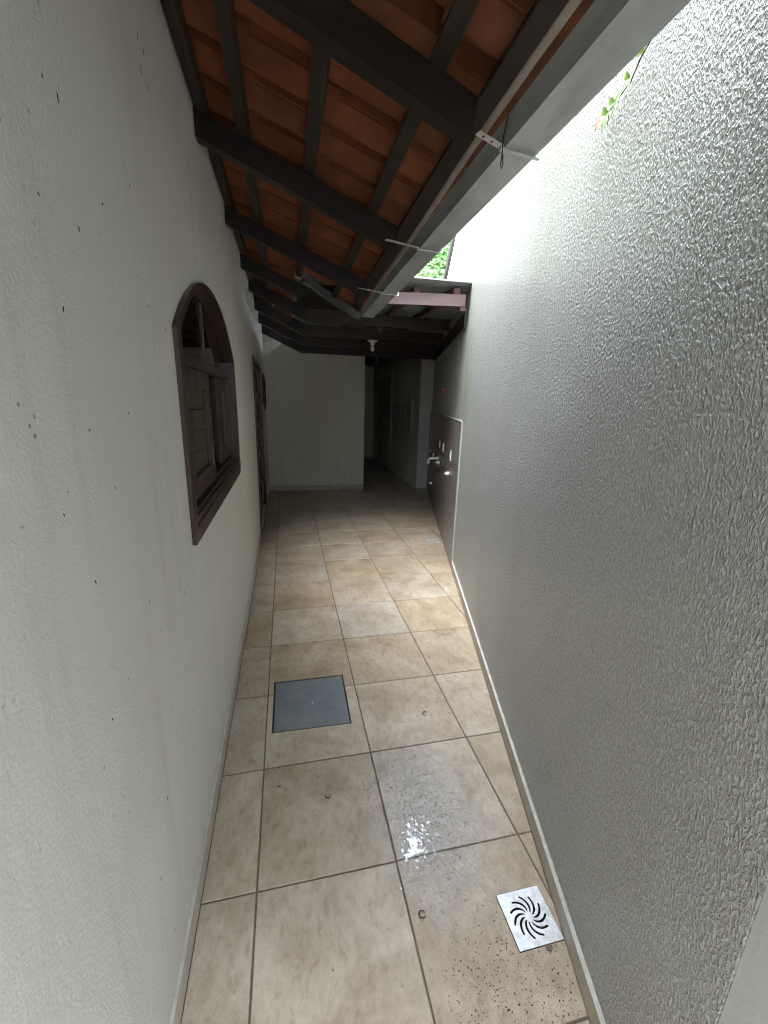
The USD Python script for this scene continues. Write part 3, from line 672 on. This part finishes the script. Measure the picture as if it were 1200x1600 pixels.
# brown wood look cladding behind the wash place
cl = group_part("cladding", bwall, "dark brown wood grain ceramic cladding")
HC = 0.444
ycut = [3.41, 4.25, 5.10, 5.95, 6.98]
for r_ in range(3):
    for a, b in zip(ycut[:-1], ycut[1:]):
        part("cladding_tile", prism(wall_strip(a + .0015, b - .0015, 0.011, 0.014), r_ * HC + 0.0015, (r_ + 1) * HC - 0.0015), m_clad[int(rng.integers(0, 3))], cl)
part("cladding_joint", prism(wall_strip(3.412, 6.975, 0.0065, 0.014), 0.0, 3 * HC - 0.002), m_grout, cl)
part("edge_trim", prism(wall_strip(3.396, 3.4095, 0.0125, -0.0005), 0.001, 3 * HC + 0.010), m_trim, cl)
part("top_trim", prism(wall_strip(3.410, 6.98, 0.0125, 0.014), 3 * HC, 3 * HC + 0.010), m_trim, cl)
# tiled pilaster and dark passage wall
pil = group_part("pilaster", bwall, "pale tiled pilaster at the passage")
xr = RW(7.0) + 0.06
for k in range(6):
    z0, z1 = k * 0.425, min((k + 1) * 0.425, 2.40)
    part("pilaster_tile", cbox((2.20, 7.0, z0 + .0015), (xr, 7.012, z1 - .0015), 0.0015), m_pil, pil)
part("pilaster_core", box((2.2005, 7.0125, -0.1), (xr, 7.35, 2.40)), m_smooth, pil)
part("passage_wall", box((2.205, 7.351, -0.1), (2.40, 11.0, 2.40)), m_back, bwall, label="dark passage wall with pale door")

# pale door and small window in the passage
pd = thing("passage_door", (2.2, 9.7, 0), "pale closed door in the dark passage beyond the patio", "door")
part("leaf", cbox((2.190, 9.05, 0.005), (2.204, 10.35, 2.0), 0.002), m_door_pale, pd)
part("frame", cat_([cbox((2.196, 8.98, 0.002), (2.2045, 9.048, 2.06), 0.002), cbox((2.196, 10.352, 0.002), (2.2045, 10.42, 2.06), 0.002), cbox((2.196, 9.049, 2.002), (2.2045, 10.351, 2.06), 0.002)]), m_back, pd)
part("handle", tube([(2.19, 9.15, 1.0), (2.15, 9.15, 1.0), (2.15, 9.26, 1.0)], 0.008, 8), m_strap, pd, True)
pw = thing("passage_window", (2.2, 8.0, 1.2), "small six pane window in the dark passage wall", "window")
part("frame", box((2.196, 7.42, 0.88), (2.2045, 8.62, 1.52)), m_back, pw)
for a in range(3):
    for b in range(2):
        part("pane", cbox((2.190, 7.48 + a * 0.38, 0.93 + b * 0.29), (2.1955, 7.80 + a * 0.38, 1.17 + b * 0.29), 0.002), m_pil, pw)

yw = thing("added_yard_wall", (0.3, -2.6, 0), "added unseen wall behind the viewer that cuts the daylight from the front", "wall")  # out of view, added to limit daylight coming from behind the camera
part("panel", box((-4.0, -2.75, -0.1), (4.0, -2.6, 3.0)), m_smooth, yw)
part("coping", cbox((-4.0, -2.78, 3.0005), (4.0, -2.57, 3.05)), m_smooth, yw)

# white neighbouring parapet above the patio roof
par = thing("white_parapet", (1.5, 3.9, 2.5), "bright white rendered parapet rising above the patio roof edge", "wall")
part("wall", prism_xz(Polygon([(1.40, 2.495), (1.78, 2.565), (2.2, 2.6), (2.2, 3.75), (1.62, 3.75)]), 3.86, 3.895), m_white, par)
part("verge_trim", prism_xz(Polygon([(1.375, 2.493), (1.398, 2.493), (1.618, 3.75), (1.590, 3.75)]), 3.852, 3.9), m_wood, par)
part("flashing", prism_xz(Polygon([(1.41, 2.478), (1.66, 2.530), (1.66, 2.55), (1.41, 2.494)]), 3.80, 3.858), m_zinc, par)
for k in range(5):
    part("rivet", lathe([(0, -0.001), (0.004, 0), (0.003, 0.003), (0, 0.004)], (1.45 + k * 0.045, 3.80, 2.494 + k * 0.0098), (0, -1, 0), 8), m_grout, par)

# ---------------------------------------------------------------- patio roof
pr = thing("patio_roof", (0.9, 5.2, 2.3), "dark lean to patio roof of timber beams under corrugated sheets", "roof")
fl, fr = np.array([0.60, 3.715]), np.array([RW(3.56) - 0.03, 3.56])
ZF0, ZF1 = 2.262, 2.352
def slab(a, b, th, z0, z1):
    dd = (b - a) / np.linalg.norm(b - a); nn = np.array([-dd[1], dd[0]])
    return prism(Polygon([a, b, b + nn * th, a + nn * th]), z0, z1)
part("fascia_board", slab(np.array([0.60, 3.7152]), fr, 0.045, ZF0, ZF1), m_fascia, pr)
part("fascia_end_block", box((fr[0] - 0.035, fr[1] + 0.01, ZF0 - 0.030), (fr[0] + 0.012, fr[1] + 0.07, ZF0 - 0.001)), m_fascia, pr)
for y0, zb, rise in ((4.60, 2.232, 0.0), (5.35, 2.205, 0), (6.10, 2.178, 0), (6.86, 2.152, 0)):
    hb = 0.115
    xe = RW(y0) - 0.025
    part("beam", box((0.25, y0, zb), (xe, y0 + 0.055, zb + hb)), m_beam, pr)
    xw = LWX + 0.001
    poly = Polygon([(xw, zb + 0.245), (0.2495, zb), (0.2495, zb + hb), (xw, zb + hb + 0.245)])
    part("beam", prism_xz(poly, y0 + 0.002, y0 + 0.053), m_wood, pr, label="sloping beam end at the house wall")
for xq in (0.70, 1.085, 1.41):
    a = np.array([xq, 3.50 + (0.17 if xq < 1.2 else 0.10) , 2.355 + 0.002]); b = np.array([xq, 7.0, 2.268])
    part("purlin", oriented(a, b, 0.055, 0.05, 0.002), m_beam if xq < .9 else m_fascia, pr)
part("shade_board", box((0.13, 3.86, 2.352), (0.665, 4.598, 2.366)), m_wood, pr)  # added dark board standing in for the shade under the sheets
part("wall_plate", prism(wall_strip(3.66, 6.98, 0.012, 0.0), 2.12, 2.25), m_beam, pr)
# corrugated sheets
def corr(y0, y1, z0, z1, name, pitch=0.075, amp=0.011):
    n = max(int((y1 - y0) / pitch * 8), 8)
    yy = np.linspace(y0, y1, n); zz = np.interp(yy, [y0, y1], [z0, z1]) + amp * np.sin((yy - y0) * 2 * np.pi / pitch)
    V = np.vstack([np.c_[np.full(n, x_), yy, zz + t_] for x_ in (0.10, 2.50) for t_ in (0, 0.006)]); F = []
    for k in range(n - 1):
        A = lambda q, e=0: q * n + k + e
        F += [(A(0), A(0, 1), A(2)), (A(2), A(0, 1), A(2, 1)), (A(1), A(3), A(1, 1)), (A(3), A(3, 1), A(1, 1))]
    for a, b, c2, d2 in ((0, 2, 3, 1), (0, 2, 3, 1)):
        e0, e1 = [q * n for q in (0, 2, 3, 1)], [q * n + n - 1 for q in (0, 2, 3, 1)]
    F += [(e0[0], e0[1], e0[2]), (e0[0], e0[2], e0[3]), (e1[0], e1[2], e1[1]), (e1[0], e1[3], e1[2])]
    part(name, trimesh.Trimesh(V, F, process=False), m_sheet, pr, 40)
corr(3.53, 5.6, 2.432, 2.385, "corrugated_sheet")
corr(5.45, 7.3, 2.405, 2.35, "corrugated_sheet")
part("passage_ceiling", box((1.10, 7.171, 2.305), (2.6, 11.1, 2.34)), m_beam, pr)
part("ceiling_board", box((1.2575, 7.0, 2.19), (2.4, 7.16, 2.235)), m_beam, pr)

# ---------------------------------------------------------------- fittings in the patio
lamp = thing("ceiling_lamp_holder", (1.10, 5.68, 2.2), "white porcelain lamp holder with bulb under the patio ceiling", "lamp")
lx, ly, lz = 1.10, 5.62, 2.225
part("board", box((lx - 0.07, ly - 0.25, lz), (lx + 0.07, ly + 0.50, lz + 0.03)), m_beam, pr, label="board that carries the lamp holder")
part("rose", lathe([(0, 0), (0.060, 0), (0.066, -0.006), (0.060, -0.014), (0.030, -0.024), (0.024, -0.05), (0, -0.05)][::-1], (lx, ly, lz), (0, 0, 1), 28), m_white_pl, lamp, 40)
part("bulb", lathe([(0, -0.135), (0.012, -0.131), (0.022, -0.118), (0.026, -0.100), (0.022, -0.080), (0.016, -0.064), (0.016, -0.0505), (0, -0.0505)], (lx, ly, lz), (0, 0, 1), 20), m_white_pl, lamp, 40)
pb = thing("pendant_bulb_holder", (1.50, 7.3, 2.2), "small bulb holder hanging further back in dark passage", "lamp")
part("cord", tube([(1.52, 7.4, 2.30), (1.52, 7.4, 2.17)], 0.004, 6), m_white_pl, pb)
part("holder", lathe([(0, 0), (0.016, 0), (0.018, -0.04), (0.02, -0.07), (0, -0.085)][::-1], (1.52, 7.4, 2.17), (0, 0, 1), 14), m_grey_pl, pb, 40)
hk = thing("ceiling_hook", (0.97, 4.55, 2.23), "small metal hook screwed under the first patio beam", "hook")
hp = [(0.97, 4.60, 2.232), (0.97, 4.60, 2.21)] + [(0.97 + 0.013 * math.sin(u) , 4.60, 2.197 + 0.013 * math.cos(u)) for u in np.linspace(0.0, 4.2, 10)]
part("hook", tube(hp, 0.0028, 6), m_strap, hk, True)

def onwall(y, z, off=0.0): return np.array([RW(y), y, z]) + wn * (0.011 + off)
def plate(y, z, hh, ww, label, mat=m_white_pl):
    t = thing("outlet_plate", onwall(y, z), label, "outlet")
    m = cbox((-0.0005, -ww / 2, -hh / 2), (0.008, ww / 2, hh / 2), 0.002)
    T = np.eye(4); T[:3, 0], T[:3, 1], T[:3, 3] = wn, wd * -1 if False else wd, onwall(y, z)
    if np.linalg.det(T[:3, :3]) < 0: m.apply_scale((1, 1, 1)); m2 = m.copy(); m2.apply_transform(T); m2.invert(); m = m2
    else: m.apply_transform(T)
    part("cover", m, mat, t)
    s_ = cbox((0.0082, -ww * .22, -hh * .2), (0.0105, ww * .22, hh * .2), 0.001)
    s_.apply_transform(T); 
    if np.linalg.det(T[:3, :3]) < 0: s_.invert()
    part("socket", s_, m_white_pl, t)
plate(3.965, 0.98, 0.105, 0.06, "nearest white outlet plate on the brown cladding")
plate(4.655, 0.98, 0.10, 0.06, "white outlet plate second from the near end of the cladding")
plate(5.07, 0.978, 0.095, 0.06, "white outlet plate third from the near end, above white tap")
plate(6.44, 0.946, 0.09, 0.06, "farthest faint outlet plate on the brown cladding", m_grey_pl)

def tap(y, z, mat, label, s=1.0, lever=True):
    t = thing("tap", onwall(y, z), label, "tap")
    P = lambda o, dz, dy=0.0: onwall(y + dy, z + dz, o)
    part("flange", lathe([(0, 0), (0.024 * s, 0), (0.022 * s, 0.006), (0, 0.008)], P(0, 0), wn, 16), mat, t, 40)
    part("body", tube([P(0.004, 0), P(0.05 * s, 0), P(0.08 * s, -0.004), P(0.095 * s, -0.02), P(0.098 * s, -0.055 * s)], np.array([0.010, 0.013, 0.014, 0.013, 0.011]) * s, 10), mat, t, 50)
    if lever:
        part("stem", tube([P(0.05 * s, 0.008), P(0.05 * s, 0.040 * s)], 0.007 * s, 8), mat, t)
        part("handle", tube([P(0.05 * s, 0.044 * s, -0.03 * s), P(0.05 * s, 0.048 * s), P(0.05 * s, 0.044 * s, 0.03 * s)], np.array([0.006, 0.009, 0.006]) * s, 8), mat, t, 50)
tap(5.25, 0.772, m_white_pl, "white plastic garden tap with raised handle on the brown cladding", 1.25)
tap(4.42, 0.80, m_black, "black plastic tap between two white fittings on cladding", 1.0)
for y, z, lab in ((5.02, 0.752, "white pipe plug just right of the white tap"), (4.03, 0.782, "white pipe plug right of the black tap, nearest of the plugs"), (5.92, 0.304, "small white pipe plug low on the dark end of the cladding")):
    t = thing("pipe_plug", onwall(y, z), lab, "plug")
    part("cap", lathe([(0, 0), (0.020, 0), (0.022, 0.012), (0.016, 0.03), (0, 0.032)], onwall(y, z), wn, 14), m_white_pl, t, 40)
    part("square_head", lathe([(0, 0.032), (0.009, 0.032), (0.009, 0.046), (0, 0.046)], onwall(y, z), wn, 4), m_white_pl, t)
vl = thing("stop_valve", onwall(6.3, 0.745), "small grey valve with cross handle at far end of cladding", "valve")
part("stem", tube([onwall(6.3, 0.745), onwall(6.3, 0.745, 0.06)], 0.012, 10), m_grey_pl, vl)
part("handle", tube([onwall(6.24, 0.745, 0.06), onwall(6.30, 0.748, 0.062), onwall(6.36, 0.745, 0.06)], (0.008, 0.011, 0.008), 8), m_grey_pl, vl)
rh = thing("red_hook", onwall(4.936, 1.628), "small red plastic hook on the bare wall above the cladding", "hook")
q = lambda o, dz, dy=0: onwall(4.936 + dy, 1.628 + dz, o - 0.024)
part("plate", tube([q(0, 0.022), q(0.006, 0.02), q(0.006, -0.02), q(0, -0.022)], 0.010, 8), m_red_pl, rh)
part("hook", tube([q(0.006, -0.012), q(0.03, -0.016), q(0.045, 0.0), q(0.046, 0.012)], 0.007, 8), m_red_pl, rh, True)

# ---------------------------------------------------------------- vine hanging over the boundary wall
vn = thing("vine", (RW(1.0), 1.0, 2.3), "thin vine with small green leaves hanging down the stucco wall", "vine")
def onst(y, z, off=0.006): return np.array([RW(y), y, z]) + wn * off
vp_ = [(0.88, 2.60), (0.93, 2.45), (0.985, 2.345), (1.02, 2.30), (1.06, 2.285), (1.11, 2.272), (1.16, 2.268), (1.20, 2.262), (1.215, 2.240)]
st = [onst(y, z, 0.008 + 0.004 * math.sin(i * 2.1)) for i, (y, z) in enumerate(vp_)]
vst = part("stem", tube(st, np.linspace(0.0026, 0.0011, len(st)), 6), m_vine_stem, vn, True)
def leaf(p, d_, ln, wdt, fold=0.2):
    d_ = np.array(d_, float); d_ /= np.linalg.norm(d_)
    s_ = np.cross(d_, wn); s_ /= np.linalg.norm(s_)
    us = np.linspace(0, 1, 7); V = []; F = []
    for u in us:
        h = wdt * math.sin(math.pi * min(max(u, 0.02), 0.98)) ** 0.8
        c_ = np.array(p) + d_ * ln * u + wn * (0.004 + 0.012 * u * (1 - u))
        V += [c_ - s_ * h + wn * fold * h, c_, c_ + s_ * h + wn * fold * h]
    for k in range(6):
        for j in range(2):
            a = k * 3 + j
            F += [(a, a + 1, a + 4), (a, a + 4, a + 3)]
    return trimesh.Trimesh(V, F, process=False)
for (y, z, dy, dz, ln, wdt, mt) in ((0.935, 2.42, 0.8, -0.7, 0.075, 0.017, m_vine_leaf), (0.965, 2.372, 0.9, -0.35, 0.085, 0.017, m_vine_leaf), (0.99, 2.35, 0.95, 0.1, 0.05, 0.012, m_vine_leaf), (1.045, 2.29, 0.9, 0.5, 0.035, 0.008, m_vine_leaf), (1.13, 2.272, 0.7, -0.8, 0.035, 0.008, m_vine_leaf), (1.19, 2.262, 0.5, -0.9, 0.04, 0.009, m_vine_leaf), (0.955, 2.375, 0.6, -0.5, 0.050, 0.012, m_vine_leaf), (1.00, 2.325, 0.9, -0.15, 0.055, 0.011, m_vine_leaf), (1.01, 2.31, 0.6, -0.9, 0.03, 0.007, m_vine_leaf), (1.075, 2.282, 0.3, -1, 0.040, 0.006, m_vine_leaf),
                                    (1.10, 2.274, 0.7, 0.6, 0.025, 0.006, m_vine_leaf), (1.15, 2.27, 0.3, -1, 0.034, 0.006, m_vine_leaf), (1.17, 2.267, 0.8, .4, 0.028, 0.006, m_vine_leaf), (1.205, 2.262, 0.7, 0.5, 0.03, 0.007, m_vine_leaf),
                                    (1.245, 2.290, 0.2, -1, 0.040, 0.009, m_vine_dry)):
    part("leaf", leaf(onst(y, z), wd * dy + np.array([0, 0, dz]) + wn * (0.45 if ln > 0.045 else 0.2), ln * 1.25, wdt * 1.35), mt, vn, True)

# ---------------------------------------------------------------- green bank behind the patio
def bank(x, y): return 2.2 + 1.15 * (y - 8.5) + 0.5 * (meshkit.fbm(np.stack([x * 0.5, y * 0.5, 0 * x], -1), 3, 4) - 0.5) * 2
gx, gy = np.meshgrid(np.linspace(-6, 12, 60), np.linspace(8.3, 22, 46), indexing="ij")
gz = np.maximum(bank(gx, gy), -0.2) * (gy > 8.4) + -0.2 * (gy <= 8.4)
V = np.stack([gx, gy, gz], -1).reshape(-1, 3); F = []
for a in range(59):
    for b in range(45):
        i0 = a * 46 + b
        F += [(i0, i0 + 46, i0 + 47), (i0, i0 + 47, i0 + 1)]
gy_off = 3.2
V[:, 1] += gy_off
part("hillside", trimesh.Trimesh(V, F, process=False), m_ground, kind="structure", smooth=True, label="steep bank behind the patio")
LV, LF = [], []
N = 30000
px = rng.uniform(-2.5, 7.5, N); py = 8.6 + 7.5 * rng.random(N) ** 0.9
pz = bank(px, py)
lump = meshkit.fbm(np.c_[px * 1.4, py * 1.4, pz * 1.4], 3, 9)
for k in range(N):
    p = np.array([px[k], py[k] + gy_off, pz[k] + rng.uniform(-0.05, 0.5) * (0.2 + 1.3 * lump[k])])
    n_ = np.array([0.25 * rng.normal(), -0.7 + 0.45 * rng.normal(), 0.75 + 0.35 * rng.normal()]); n_ /= np.linalg.norm(n_)
    a_ = np.cross(n_, rng.normal(size=3)); a_ /= np.linalg.norm(a_); b_ = np.cross(n_, a_)
    ln = rng.uniform(0.06, 0.12); wd2 = ln * rng.uniform(0.32, 0.46)
    i0 = 6 * k
    LV += [p - a_ * ln, p - a_ * ln * .3 + b_ * wd2 + n_ * .012, p - a_ * ln * .3 - b_ * wd2 + n_ * .012, p + a_ * ln * .35 + b_ * wd2 * .8 + n_ * .01, p + a_ * ln * .35 - b_ * wd2 * .8 + n_ * .01, p + a_ * ln - n_ * .02]
    LF += [(i0, i0 + 2, i0 + 1), (i0 + 1, i0 + 2, i0 + 4), (i0 + 1, i0 + 4, i0 + 3), (i0 + 3, i0 + 4, i0 + 5)]
part("bank_foliage", trimesh.Trimesh(np.array(LV), np.array(LF), process=False), m_leaf, None, False, "bright green leafy ground cover on the bank above the patio roof", "foliage", kind="stuff")
